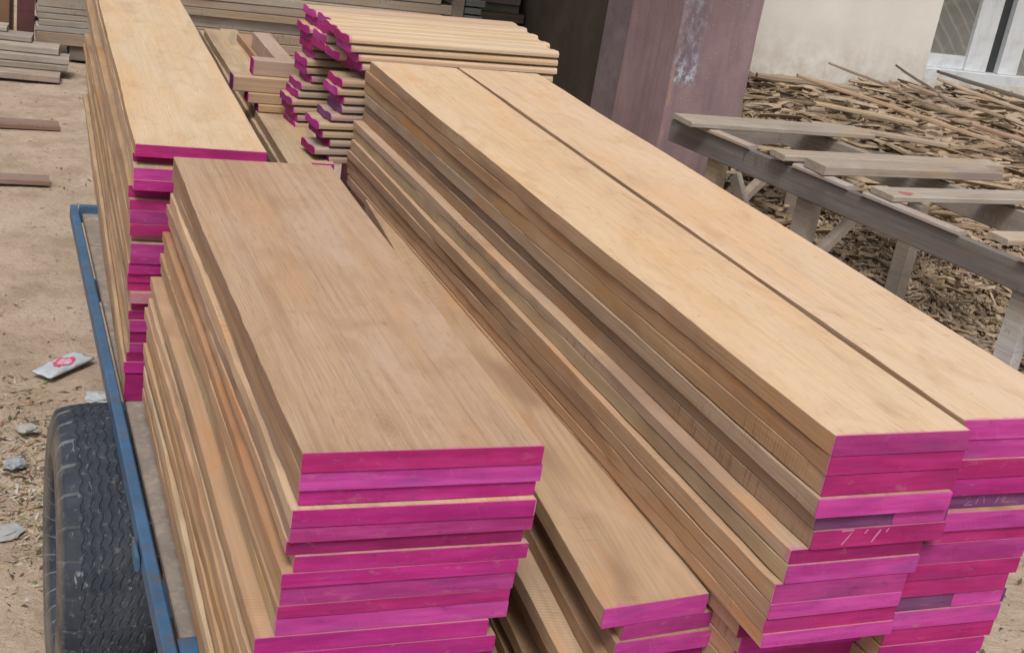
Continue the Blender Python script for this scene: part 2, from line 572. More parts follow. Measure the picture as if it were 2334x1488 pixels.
    # whitish scuffed streak and spots of paint on the front arris
    sx = b.ma('ABSOLUTE', b.ma('SUBTRACT', s_[0], b.ma('ADD', .06, b.ma('MULTIPLY', b.noise(v, 4., 3.), .03))))
    band = b.ma('MULTIPLY', b.ma('MULTIPLY', b.mr(sx, .085, .045), b.mr(s_[2], .92, .97)), b.mr(s_[1], .03, .01))
    sc = b.ma('MULTIPLY', band, b.mr(b.noise(b.vm('MULTIPLY', v, (30., 30., 16.)), 1., 5., .75), .46, .60))
    low = b.mr(s_[2], 1.10, 1.0, .30, 1.)
    c = b.mix(b.ma('MULTIPLY', band, .5), c, (.10, .08, .10, 1))
    c = b.mix(b.ma('MULTIPLY', sc, low), c, (.44, .47, .55, 1))
    ox = b.ma('ABSOLUTE', b.ma('SUBTRACT', s_[0], b.ma('ADD', .0, b.ma('MULTIPLY', b.noise(v, 6., 3.), .03))))
    c = b.mix(b.ma('MULTIPLY', b.ma('MULTIPLY', b.mr(ox, .012, .004), b.mr(s_[1], .03, .01)), b.mr(b.noise(b.vm('MULTIPLY', v, (9., 9., 5.)), 1., 3.), .48, .62)), c, (.40, .23, .15, 1))
    sp = b.new('ShaderNodeTexVoronoi')
    b.l.new(b.vm('SCALE', v, 9.), sp.inputs['Vector'])
    c = b.mix(b.mr(sp.outputs['Distance'], .085, .06, 0, .8), c, (.6, .55, .52, 1))
    b.bump(b.ma('ADD', n1, n3), .35, .006)
    pm = b.fin(c, .7, .3)
    pr = []
    for k in range(13):
        z = 2.9 * k / 12
        ring = []
        for (x, y) in ((0, 0), (.42, 0), (.42, .52), (0, .52)):
            ring.append((x + noise.noise((x * 9, y * 9, z * 2)) * .006, y + noise.noise((x * 9, y * 9 + 5, z * 2)) * .006, z))
        pr.append(ring)
    p = link('pillar', loft('pillar', pr), pm)
    p.location = (2.97, 5.4, 0)
    tag(p, 'scuffed maroon painted pillar with a white paint streak down its corner', 'pillar')
    # pier wall running back from the pillar
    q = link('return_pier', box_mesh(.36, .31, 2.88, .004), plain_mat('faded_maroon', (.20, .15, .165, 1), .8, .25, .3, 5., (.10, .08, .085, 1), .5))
    q.location = (2.985, 5.924, 0)
    tag(q, 'shaded dull purple wall pier directly behind the maroon pillar', 'wall')


building()


# ------------------------------------------------------------------ cart under the planks
BED = .68


def cart():
    blue = plain_mat('chipped_blue_paint', (.055, .140, .265, 1), .5, .4, .35, 12., (.11, .075, .055, 1), .6, .3)
    plate = plain_mat('dusty_bed_plate', (.27, .225, .195, 1), .85, .25, .3, 14., (.40, .34, .28, 1), .6, .3)
    steel = plain_mat('dark_steel', (.055, .05, .05, 1), .6, .4, .3, 10.)
    root = empty('hand_cart', (.262, .85, 0), math.radians(.75))
    tag(root, 'blue framed two wheeled timber cart loaded with plank stacks', 'cart')
    L = 3.06

    def part(nm, x, y, z, sx, sy, sz, mt, par=root, c=.003):
        o = link(nm, box_mesh(sx, sy, sz, c), mt, par)
        o.location = (x, y, z)
        return o
    part('bed', .036, .02, BED - .02, 0.945, L - .03, .019, plate)
    part('side_rail', .002, 0, BED - .024, .022, L, .042, blue)
    part('side_rail', .985, 0, BED - .03, .026, L, .052, blue)
    part('end_rail', .028, L - .026, BED - .03, .955, .026, .05, blue)
    part('end_rail', .028, 0, BED - .03, .955, .018, .05, blue)
    for y in (.35, 1.05, 1.75, 2.5):
        part('cross_member', .028, y, BED - .072, .955, .04, .05, blue)
    part('stake_pocket', .028, .83, BED - .012, .05, .045, .024, blue)
    part('weld_tab', -.008, 1.13, BED - .028, .0075, .06, .03, blue)
    part('draw_bar', .48, -.9, BED - .125, .05, 1.6, .05, blue)
    part('axle', -.02, 1.70 - .025, .285, 1.06, .05, .05, steel)
    for y in (1.55, 1.84):
        for x in (.2, .75):
            part('axle_strut', x, y, .337, .04, .04, BED - .072 - .338, steel)

    # tyre with zigzag tread
    R_, Wd = .335, .205
    NU, = (420,)
    prof = []
    for r, x in ((.185, -.36), (.20, -.43), (.225, -.485), (.262, -.50), (.292, -.485), (.312, -.455)):
        prof.append((x * Wd, r, 0))
    NT = 64
    for i in range(NT + 1):
        s = -1 + 2 * i / NT
        prof.append((s * .43 * Wd, R_ - .010 * s * s - .004 * s ** 6, 1))
    for r, x in reversed(((.185, -.36), (.20, -.43), (.225, -.485), (.262, -.50), (.292, -.485), (.312, -.455))):
        prof.append((-x * Wd, r, 0))
    V, F = [], []
    n = len(prof)
    for k in range(NU):
        a = 2 * math.pi * k / NU
        zig = abs((k / 4.) % 2 - 1) * 2 - 1
        for (x, r, tr) in prof:
            rr = r
            if tr:
                for s0 in (-.054, -.036, -.018, 0., .018, .036, .054):
                    d = abs(x - s0 - zig * .004)
                    if d < .0026:
                        rr -= .0024
                if abs(x) > .064 and k % 14 < 1:
                    rr -= .005
            elif abs(abs(x) - .455 * Wd) < .004 and k % 14 < 1:
                rr -= .003
            V.append((x, rr * math.sin(a), rr * math.cos(a)))
    for k in range(NU):
        k2 = (k + 1) % NU
        for j in range(n - 1):
            F.append((k * n + j, k * n + j + 1, k2 * n + j + 1, k2 * n + j))
    tm = mesh('tyre', V, F)
    b = NB('dusty_tyre_rubber')
    v = b.obj()
    n1 = b.noise(v, 9., 6., .7)
    n2 = b.noise(v, 60., 4., .7)
    ax = b.ma('ABSOLUTE', b.sep(v)[0])
    c = b.mix(b.mr(n1, .4, .7), (.022, .028, .041, 1), (.050, .057, .072, 1))
    c = b.mix(b.mr(n2, .58, .75, 0, .6), c, (.21, .21, .21, 1))
    c = b.mix(b.ma('MULTIPLY', b.mr(ax, .088, .099), b.mr(n1, .35, .6, .3, .9)), c, (.20, .17, .14, 1))
    ys_ = b.sep(v)
    ang = b.ma('FRACT', b.ma('MULTIPLY', b.ma('ARCTAN2', ys_[1], ys_[2]), 30 / 6.28318))
    sipe = b.ma('MULTIPLY', b.ma('LESS_THAN', ang, .07), b.mr(ax, .060, .066))
    c = b.mix(b.ma('MULTIPLY', sipe, b.mr(n1, .3, .6, .1, .8)), c, (.19, .20, .21, 1))
    sc = b.noise(b.vm('MULTIPLY', v, (55., 18., 18.)), 1., 4., .75, 1.)
    c = b.mix(b.mr(sc, .63, .70, 0, .7), c, (.25, .26, .27, 1))
    b.bump(b.ma('ADD', n1, n2), .3, .002)
    rub = b.fin(c, .75, .3)
    rim_rings = []
    for x, r in ((-.065, .03), (-.05, .06), (-.02, .07), (-.02, .13), (-.06, .16), (-.075, .19), (-.06, .19), (.06, .19), (.075, .19), (.06, .15), (.03, .06), (.03, .03)):
        rim_rings.append([(x, r * math.cos(2 * math.pi * i / 40), r * math.sin(2 * math.pi * i / 40)) for i in range(40)])
    rim = loft('wheel', rim_rings, True)
    for x in (-.012, 1.03):
        w = link('wheel', rim, steel, root)
        w.location = (x, 1.70, R_ - .006)
        link('tyre', tm, rub, w)
    return root


cart()


# ------------------------------------------------------------------ stack A: short wide planks at the front
GA = 'short wide planks stacked at the front of the cart'
# left offset, front offset, thickness, end colour, side colour
A_SPEC = [(0, 0, .026, PK_R, GREYB), (.001, .004, .0255, PK_L, ORANGE), (.002, .012, .021, PK, GREYB), (-.006, -.012, .024, PK, CREAM),
          (-.006, -.010, .021, PK_M, PURPB), (-.008, .000, .019, PK_D, TAN), (.002, -.010, .022, PK, PINKW), (-.011, -.014, .020, PK, ORANGE),
          (-.010, -.008, .026, PK_M, TAN), (-.012, -.012, .018, PK_R, BROWN), (-.012, -.010, .025, PK_L, CREAM), (-.036, -.015, .024, PK, TAN),
          (-.030, -.018, .025, PK, BROWN), (-.034, -.012, .025, PK_D, CREAM), (-.036, -.02, .025, PK, TAN), (-.030, -.02, .025, PK, GREYB),
          (-.036, -.02, .025, PK, ORANGE), (-.04, -.02, .025, PK, TAN), (-.038, -.02, .025, PK, PURPB), (-.04, -.02, .025, PK, CREAM),
          (-.04, -.02, .025, PK, TAN), (-.04, -.02, .025, PK, BROWN)]


def stack_a():
    z = 1.247
    for i, (dx, dy, t, ec, sc) in enumerate(A_SPEC):
        z -= t
        if i == 21 or z - .026 < BED:
            t = t + (z - BED) - .0004 if z - BED < .02 else t
            z = max(BED + .0004, z)
        top = i == 0
        w = .304 if top else .305 + rnd.uniform(-.006, .008)
        lab = ('broad top plank with a knot, on the short front stack with magenta ends' if top else
               '%s plank from the top of the short wide front stack beside the tyre' % ORD[i])
        if i >= 20:
            lab = ('bottom plank of the short wide front stack, against the cart bed' if z < BED + .002 else lab)
        dy *= .45
        plank(.337 + dx, 1.297 + dy, z + .0004, w, 1.235 + rnd.uniform(-.012, .012) - dy, t - .0008, rnd.uniform(-.004, .004) if not top else .002,
              (.425, .300, .210) if top else jit(sc), jit(ec, .08), lab, GA, W_FACE if top else W_SIDE, taper=.012 if top else 0.)
        if z <= BED + .001:
            break


stack_a()


# ------------------------------------------------------------------ stack B: long planks behind, on the left
GB = 'long planks stacked at the back left of the cart'
B_SPEC = [(0, 0.0, .026, PK_R, PALE), (-0.001, 0.03, .018, PK_D, PINKW), (-0.002, -0.018, .024, PK_L, GREYB), (-0.002, -0.021, .022, PK, CREAM),
          (-0.008, 0.012, .025, PK_D, TAN), (-0.006, -0.003, .022, PK_R, GREYB), (-0.004, -0.0048, .029, PK_M, PINKW), (-0.003, -0.006, .025, PK_R, TAN),
          (0.002, 0.012, .016, None, CREAM), (0, -0.009, .044, PK_M, GREYB), (-0.002, -0.006, .024, PK, TAN), (-0.003, 0.0, .021, PK_R, BROWN),
          (-0.002, 0.0024, .019, PK_R, ORANGE), (0.004, -0.012, .024, None, TAN), (0.008, 0.006, .021, PK_R, CREAM), (0.003, 0.0024, .020, PK_D, GREYB),
          (0.006, -0.0024, .027, PK_M, TAN), (0.008, 0.0012, .026, PK_D, ORANGE), (0.008, -0.0012, .021, PK_M, TAN), (0.003, 0.0, .022, PK_D, BROWN),
          (-0.002, -0.0024, .026, PK, CREAM), (0.002, 0.0012, .025, PK_D, TAN)]


def stack_b():
    z = 1.25
    yaw = math.radians(-1.5)
    for i, (dx, dy, t, ec, sc) in enumerate(B_SPEC):
        last = i == len(B_SPEC) - 1
        z -= t
        if last or z - .012 < BED:
            t += z - BED - .0004
            z = BED + .0004
            last = True
        lab = ('pale top plank of the long back stack on the left of the cart' if i == 0 else
               '%s plank from the top of the long back left stack' % ORD[i])
        if last:
            lab = 'bottom plank of the long back left stack, above the blue rail'
        plank(.269 + dx, 2.60 + dy, z + .0004, .257 + rnd.uniform(-.004, .006), 2.44 + rnd.uniform(-.05, .05), t - .0008,
              yaw + rnd.uniform(-.005, .005) * (i > 0), jit(sc) if i else (.57, .44, .30), jit(ec, .08) if ec else None, lab, GB,
              W_SMOOTH if i == 0 else W_SIDE)
        if last:
            break


stack_b()

# ------------------------------------------------------------------ stack R: the two long columns on the right
GR1 = 'long planks in the left column of the big right hand stack'
GR2 = 'long planks in the right column of the big right hand stack'
R1 = [(.001, 0, .028, PK_M, GREYB), (.002, .002, .026, PK_R, ORANGE), (.003, .004, .029, PK_R, ORANGE), (-.003, -.012, .026, PK_L, GREYB),
      (.006, .006, .021, PK_P, PURPB), (.006, -.002, .026, PK_R, BROWN), (-.018, .004, .020, PK_D, CREAM), (-.019, -.004, .026, PK_L, CREAM),
      (-.029, -.002, .028, PK_M, TAN), (-.030, -.006, .022, PK_L, BROWN), (-.030, .000, .022, PK_R, TAN), (-.029, -.006, .0205, PK_L, TAN)]
R2 = [(.0, 0, .028, PK_L, PALE), (.004, .004, .028, PK_L, TAN), (-.008, -.004, .027, PK_R, TAN), (-.008, -.002, .026, PK, TAN),
      (.004, .010, .022, PK_P, TAN), (-.010, -.012, .027, PK_L, TAN), (-.004, -.004, .020, PK_R, TAN), (-.018, -.006, .030, PK_M, TAN),
      (-.022, -.008, .024, PK_R, TAN), (-.025, -.006, .026, PK_R, TAN), (-.022, -.002, .023, PK_P, TAN), (-.022, -.008, .027, PK_L, TAN),
      (-.028, -.006, .025, PK_R, TAN), (-.030, -.010, .025, PK, TAN)]


def stroke_mesh(pts, r=.0011):
    rings = []
    for i, p in enumerate(pts):
        a = Vector(pts[max(0, i - 1)])
        c = Vector(pts[min(len(pts) - 1, i + 1)])
        d = (c - a).normalized()
        nn = Vector((-d.z, 0, d.x))
        w = r * 1.35 * rnd.uniform(.7, 1.2)
        p = Vector(p)
        rings.append([tuple(p + nn * w), tuple(p + Vector((0, -.0005, 0))), tuple(p - nn * w), tuple(p + Vector((0, .0003, 0)))])
    return loft('chalk', rings)


def stack_r():
    chalk = plain_mat('pink_chalk', (.52, .18, .34, 1), .9, .1, .2, 60.)
    chalk2 = plain_mat('lilac_chalk', (.30, .13, .26, 1), .9, .1, .2, 60.)
    z = 1.35
    yaw = math.radians(1.06)
    for i, (dx, dy, t, ec, sc) in enumerate(R1):
        z -= t
        dy *= .4
        lab = ('pale smooth top plank of the left column in the big right stack' if i == 0 else
               '%s plank from the top, left column of the big right stack' % ORD[i])
        o = plank(.921 + dx, 1.111 + dy, z + .0003, .202 if i < 6 else .200, 2.05 + rnd.uniform(-.012, .008), t - .0006, yaw + rnd.uniform(-.0025, .0025) * (i > 0),
                  jit(sc) if i else PALE, jit(ec, .07), lab, GR1, W_SMOOTH if i == 0 else W_SIDE, seg=60, taper=(.030, .024, .018)[i] if i < 3 else .01)
        if i == 4:      # the end is half violet, half pink
            e = loft('painted_end', [[(px, yy, pz) for px, pz in octa(.082, t - .0016, .002)] for yy in (-.0022, -.0013)])
            e = link('painted_end', e, PAINT, o, PK_L)
            e.location = (.116, 0, .0004)
            e['label'] = 'lighter pink half of the painted plank end'
        if i == 5:      # chalked 7' 1
            for pts in ([(.040, 0, .0235), (.058, 0, .0242), (.052, 0, .014), (.045, 0, .004)], [(.080, 0, .0235), (.076, 0, .018)],
                        [(.100, 0, .022), (.094, 0, .012), (.090, 0, .005)], [(.112, 0, .023), (.109, 0, .018)]):
                link('chalk_mark', stroke_mesh([(p[0], -.0016, p[2]) for p in pts]), chalk, o)
    zb = z
    # hidden-from-above lower layer E, which carries the column
    k = 0
    while z - .0245 > BED - .001:
        t = .0262
        z -= t
        k += 1
        last = z - t < BED - .001
        if last:
            t += z - BED
            z = BED
        plank(.902 + rnd.uniform(-.006, .006), 1.165 + rnd.uniform(-.012, .012), z + .0004, .195, 1.98, t - .0008, yaw + rnd.uniform(-.003, .003),
              jit(rnd.choice(SIDES)), jit(rnd.choice((PK_D, PK, PK_R)), .08),
              ('bottom plank set back under the left column of the right stack' if last else
               '%s set back plank under the left column of the right stack' % (ORD[k - 1] if k > 1 else 'uppermost')), 'set back planks under the big right stack', W_SIDE)
        if last:
            break
    # right column
    z = 1.3535
    yaw2 = math.radians(.1)
    i = 0
    while True:
        if i < len(R2):
            dx, dy, t, ec, sc = R2[i]
        else:
            dx, dy, t, ec, sc = -.032 + rnd.uniform(-.006, .006), rnd.uniform(-.012, .0), .0258, rnd.choice((PK, PK_L, PK_R, PK_D)), TAN
        z -= t
        last = z - .0258 < BED + .0005
        if last:
            t += z - BED - .0004
            z = BED + .0004
        dy *= .5
        wd = .212 if i < 5 else (.185 if i < 9 else .180)
        lab = ('pale smooth top plank of the right column in the big right stack' if i == 0 else
               '%s plank from the top, right column of the big right stack' % ORD[min(i, 29)])
        if last:
            lab = 'bottom plank of the right column in the big right stack'
        o = plank(1.130 + dx, 1.135 + dy, z + .0003, wd + rnd.uniform(-.004, .004), 2.02 + rnd.uniform(-.01, .008), t - .0006, yaw2 + rnd.uniform(-.002, .002),
                  (.60, .445, .305) if i == 0 else jit(sc), jit(ec, .07), lab, GR2, W_SMOOTH if i == 0 else W_SIDE, seg=60, taper=.01 if i == 0 else 0)
        if i == 4:
            for pts in ([(.040, 0, .013), (.047, 0, .017), (.050, 0, .011), (.041, 0, .004), (.054, 0, .004)], [(.060, 0, .005), (.062, 0, .015), (.070, 0, .016), (.073, 0, .006)],
                        [(.092, 0, .005), (.096, 0, .014)], [(.103, 0, .005), (.108, 0, .014)]):
                link('chalk_mark', stroke_mesh([(p[0], -.0016, p[2]) for p in pts]), chalk2, o)
        if i == 10:
            e = loft('painted_end', [[(px, yy, pz) for px, pz in octa(.085, t - .0016, .002)] for yy in (-.0022, -.0013)])
            e = link('painted_end', e, PAINT, o, PK_L)
            e.location = (.092, 0, .0004)
            e['label'] = 'lighter pink half of the painted plank end'
        i += 1
        if last:
            break
    return zb


ZD = stack_r()


# ------------------------------------------------------------------ stack D: low stack in the gap
def stack_d():
    z = 1.050
    yaw = math.radians(-4.2)
    GD = 'low planks in the gap between the front and right stacks'
    spec = [(0, 0, .030, PK_L, TAN), (.035, .004, .024, PK_M, BROWN), (.028, .0, .027, PK_L, PURPB), (.010, .01, .025, PK, BROWN)]
    i = 0
    while True:
        dx, dy, t, ec, sc = spec[i] if i < len(spec) else (rnd.uniform(-.03, .012), rnd.uniform(-.05, .03), .0255, PK, rnd.choice((TAN, BROWN, ORANGE, CREAM, PURPB)))
        z -= t
        last = z - .026 < BED
        if last:
            t += z - BED - .0004
            z = BED + .0004
        wd = .160 if i != 1 else .150
        plank(.729 + dx, 1.222 + dy, z + .0003, wd, 1.72 + rnd.uniform(-.05, .05), t - .0006, yaw + rnd.uniform(-.006, .006) * (i > 0), jit(sc) if i else (.43, .305, .20), jit(ec, .07),
              ('top plank of the low stack tucked into the gap between bigger stacks' if i == 0 else
               'bottom plank of the low stack in the gap' if last else '%s plank from the top of the low stack in the gap' % ORD[i]), GD, W_SIDE, skew=.028 - .003 * min(i, 6))
        i += 1
        if last:
            break


stack_d()


# ------------------------------------------------------------------ stack C: narrow boards behind the front stack, between B and R
def stack_c():
    GC = 'narrow boards lying between the back stacks'
    yaw = math.radians(-1.2)
    z = 1.07
    i = 0
    while True:
        t = .030 if i else .026
        z -= t
        last = z - .031 < BED
        if last:
            t += z - BED - .0004
            z = BED + .0004
        for j in range(2 if i < 3 else 1):
            o = plank((.700 + .068 * j + rnd.uniform(-.006, .006)) if i < 3 else .70, 3.17 + rnd.uniform(-.03, .03), z + .0004, .064 if i < 3 else .12, 1.85 + rnd.uniform(-.1, .1), t - .0008, yaw + rnd.uniform(-.003, .003),
                      jit((.42, .315, .22) if j == 0 else (.45, .37, .245)), jit(PK, .08),
                      ('%s narrow board of the %s pair running back beside the long stack' % ('left' if j == 0 else 'right', 'uppermost' if i == 0 else ORD[i]) if i < 3 else
                       ('bottom' if last else ORD[i]) + ' board from the top of the hidden pile beside the long stack'), GC, W_SIDE)
        i += 1
        if last:
            break
    # squared beam pointing away
    o = plank(.842, 4.05, 1.095, .058, .50, .055, math.radians(-.5), jit((.46, .33, .26)), None,
              'short brown squared beam pointing away behind the crosswise beams', None, W_SIDE, name='beam', cat='beam')
    o2 = plank(.835, 3.90, 1.04, .075, .9, .0545, math.radians(0), jit(BROWN), None,
               'dark support beam beneath the short squared beam', None, W_SIDE, name='beam', cat='beam')
    o3 = plank(.842, 3.93, -.02, .06, .70, 1.0595, 0, jit(BROWN), None, 'upright deep plank on the sand carrying the support beam at the back', None, W_SIDE, name='plank', cat='plank')


stack_c()


# ------------------------------------------------------------------ crosswise beams with magenta ends
def xpiece(name, prof, L, mat, x, y, z, col, end, label, cat, group, yaw=0., seg=8):
    """piece running along local +x, left end at 0; prof = closed list of (y, z)"""
    ph = rnd.uniform(0, 99)
    rings = []
    for i in range(seg + 1):
        xx = L * i / seg
        a = noise.noise((ph, xx * 3, 1)) * .0012
        rings.append([(xx, py + a, pz) for py, pz in prof])
    o = link(name, loft(name, rings), mat, None, col)
    o.location = (x, y, z)
    o.rotation_euler.z = yaw
    tag(o, label, cat, group)
    if end:
        e = loft('painted_end', [[(xx, py, pz) for py, pz in prof] for xx in (-.0014, -.00005)])
        link('painted_end', e, PAINT, o, end)
    return o


def beams():
    G = 'crosswise squared beams with magenta ends'
    data = [(.705, 3.735, 1.160, .052, .052, .60, (.40, .305, .245), PK_M, 'uppermost crosswise beam with a magenta end, left of the mouldings'),
            (.646, 3.71, 1.108, .060, .050, .60, (.45, .335, .23), PK_P, 'second crosswise beam from the top, jutting furthest left, violet end'),
            (.690, 3.70, 1.073, .060, .0335, .60, (.42, .30, .185), PK_D, 'third crosswise beam from the top, with a dark red end'),
            (.720, 3.69, .9955 + .026, .060, .050, .60, (.43, .295, .17), PK_D, 'lowest crosswise beam, orange brown, resting near the narrow boards')]
    # rests on the narrow boards (top 1.07): the lowest sits beside them
    z = 1.0715
    hs_ = [(3, .022), (2, .030), (1, .044), (0, .046)]
    for idx, h in hs_:
        x, y, _, w, _, L, col, end, lab = data[idx]
        xpiece('beam', [(a, b_) for a, b_ in octa(w, h - .0008, .002)], L, W_BEAM, x, y, z + .0004, col, jit(end, .05), lab, 'beam', G, rnd.uniform(-.01, .01))
        z += h


beams()


# ------------------------------------------------------------------ mouldings
def mouldings():
    G = 'rounded mouldings stacked crosswise behind the right stack'
    def prof(w, t):
        pts = [(0, .0055), (.014, .0055), (.014, 0), (w, 0)]
        # bull-nosed back and front with a shallow hollow
        for k in range(5):
            a = math.pi / 2 * k / 4
            pts.append((w - .006 + .006 * math.cos(a), t - .008 + .008 * math.sin(a)))
        pts += [(w * .72, t - .0005), (w * .6, t - .0035), (w * .42, t - .0035), (w * .32, t - .0005)]
        for k in range(5):
            a = math.pi / 2 + math.pi / 2 * k / 4
            pts.append((.010 + .010 * math.cos(a), t - .010 + .010 * math.sin(a)))
        return pts
    t = .0225
    nlay = 15
    wd = .112
    ztop = 1.398
    cols = 4
    MY = math.radians(6.)
    ys = [3.205, 3.32, 3.435, 3.55]
    for j in range(nlay):
        z = ztop - t * (j + 1)
        for c in range(cols):
            if j >= 5 and c == 2:
                continue
            if c == 0:
                x0 = .835 + (.03 * min(j, 4) if j < 5 else .03 * math.sin(j * 1.9)) * .6 + rnd.uniform(-.008, .008)
                if j >= 9:
                    x0 = .80 + .02 * math.sin(j * 2.3) + rnd.uniform(-.01, .01)
            elif c == 3:
                x0 = .825 + rnd.uniform(-.012, .012) + (.0 if j < 9 else -.03)
            else:
                x0 = .86 + rnd.uniform(-.03, .03) + (.05 if j > 3 else 0)
            L = 1.452 + .012 * c + rnd.uniform(-.006, .006) - x0 - .003 * j
            col = jit(rnd.choice(((.55, .42, .30), (.53, .40, .29), (.56, .44, .32), (.50, .365, .24))), .07)
            if c in (0, 3) and j > 3:
                col = jit(rnd.choice(((.38, .285, .215), (.36, .275, .23), (.43, .325, .225))), .07)
            where = ('front', 'second', 'third', 'rear')[c]
            lab = '%s moulding from the top in the %s row of the crosswise moulding pile' % (ORD[j].capitalize() if False else ORD[j], where)
            if j == 0:
                lab = 'topmost moulding in the %s row of the crosswise moulding pile' % where
            xpiece('moulding', prof(wd, t - .0008), L, W_MOULD, x0, ys[c] + math.tan(MY) * (x0 - .84) + rnd.uniform(-.001, .001), z + .0004 + (.0 if c else 0), col,
                   jit(rnd.choice((PK, PK_R, PK_D, PK_M, PK_L, PK_P) if j > 1 else (PK, PK_L, PK_R)), .08), lab, 'moulding', G, MY + rnd.uniform(-.002, .002))
    zb = ztop - t * nlay
    # bearers down to the cart bed
    n = 4
    hh = (zb - BED) / n
    for k in range(n):
        for y in (3.21, 3.555):
            xpiece('bearer', octa(.085, hh - .001, .003), .46, W_BEAM, .97, y, BED + hh * k + .0005, jit(BROWN), None,
                   '%s bearer from the bed in the %s pillar under the mouldings' % (('lowest', 'second', 'third', 'uppermost')[k], 'front' if y < 3.4 else 'rear'), 'beam',
                   'bearers carrying the moulding pile')


mouldings()


# ------------------------------------------------------------------ workbench and grey boards on it
def workbench():
    # local frame: origin at the far left corner, +x to the right (across), -y towards the viewer (along)
    yaw = math.radians(12.5)
    root = empty('workbench', (2.84, 5.07, 0), yaw)
    tag(root, 'weathered grey carpenter bench frame of rails and legs beside the scrap heap', 'workbench')
    TOP = .85
    L, Wd = 2.6, .66
    g1, g2, g3 = (.17, .155, .155), (.28, .255, .23), (.40, .41, .42)

    def bar(nm, x, y, z, sx, sy, sz, col, mt=W_GREYY, par=root, rot=None):
        o = link(nm, box_mesh(sx, sy, sz, .004), mt, par, col)
        o.location = (x, y, z)
        if rot:
            o.rotation_euler = rot
        return o
    bar('rail', 0, -L, TOP - .105, .036, L, .105, (.15, .14, .142))
    bar('rail', Wd, -L, TOP - .105, .036, L, .105, g2)
    # raised strips on the near rail, pale colour paints in the edge highlight
    for y0, l in ((-.52, .50), (-1.08, .30), (-1.62, .46), (-2.3, .42)):
        bar('edge_strip', -.012, y0, TOP + .0005, .05, l, .018, jit((.40, .37, .345)))
    bar('end_rail', .038, -.045, TOP - .11, Wd - .04, .036, .10, g2, W_GREY)
    bar('end_rail', .038, -L + .01, TOP - .11, Wd - .04, .036, .10, g2, W_GREY)
    for (x, y, col, wdt) in ((.04, -.24, (.36, .31, .23), .07), (.04, -.80, (.31, .285, .26), .085), (.0375, -1.86, (.47, .49, .50), .075),
                             (Wd - .08, -.24, g2, .07), (Wd - .08, -.92, g2, .07), (Wd - .08, -1.86, g2, .07)):
        bar('leg', x, y - wdt, 0, .06, wdt, TOP - .112, jit(col, .05))
    for y in (-.3, -.86):
        o = bar('brace', .105, y, TOP - .42, .03, .045, .46, (.33, .29, .25))
        o.rotation_euler = (0, math.radians(48), 0)
    o = bar('brace', .11, -.62, TOP - .48, .028, .05, .42, (.31, .28, .25))
    o.rotation_euler = (math.radians(-38), 0, 0)
    bar('stretcher', .101, -1.80, .25, Wd - .185, .035, .07, g2, W_GREY)

    G = 'loose grey boards lying across the bench'
    for (x, y, z, Lx, w, t, yw, col, lab) in (
            (2.79, 4.80, .872, .98, .17, .022, .03, (.35, .315, .27), 'grey board across the far end of the bench, nearest the pillar'),
            (2.96, 4.315, .872, 1.20, .10, .024, .07, (.39, .345, .295), 'long pale grey board across the middle of the bench'),
            (3.03, 4.13, .872, .96, .13, .036, .085, (.35, .305, .265), 'thick weathered board just in front of the long pale bench board'),
            (3.12, 3.80, .872, .95, .13, .022, .09, (.38, .35, .315), 'grey board with a red paint spot on its left end'),
            (3.26, 3.33, .872, .75, .10, .022, .05, (.48, .42, .34), 'light tan board across the near end of the bench')):
        o = xpiece('loose_board', octa(w, t, .003), Lx, W_GREY, x, y, z, col, None, lab, 'board', G, yw)
        if 'red paint' in lab:
            rp = plain_mat('red_paint_spot', (.36, .13, .15, 1), .8, .2, .2, 30.)
            ring = []
            for k in range(14):
                a = 2 * math.pi * k / 14
                rr = .022 * (1 + .3 * math.sin(3 * a + 1))
                ring.append((rr * math.cos(a) * 1.3, rr * math.sin(a)))
            s = link('paint_spot', loft('paint_spot', [[(px, py, zz) for px, py in ring] for zz in (0, .001)]), rp, o)
            s.location = (.10, .045, t + .0002)


workbench()


# ------------------------------------------------------------------ scrap heap
def heap_h(x, y):
    f = max(0., min(1., (y - 3.55 - .25 * noise.noise((x * 1.1, 2, 5))) / 2.4))
    side = max(0., min(1., (x - 3.28) / .45))
    h = .93 * f ** .85 * (.55 + .45 * side)
    if x < 3.5:
        h *= max(0., min(1., (x - 2.9) / .6)) if y < 5.4 else 1
    h += noise.noise((x * 2.1, y * 2.1, 1)) * .07 * min(1, f * 3) + noise.noise((x * 6, y * 6, 4)) * .045 * min(1, f * 3)
    return h - .03 * (1 - f)


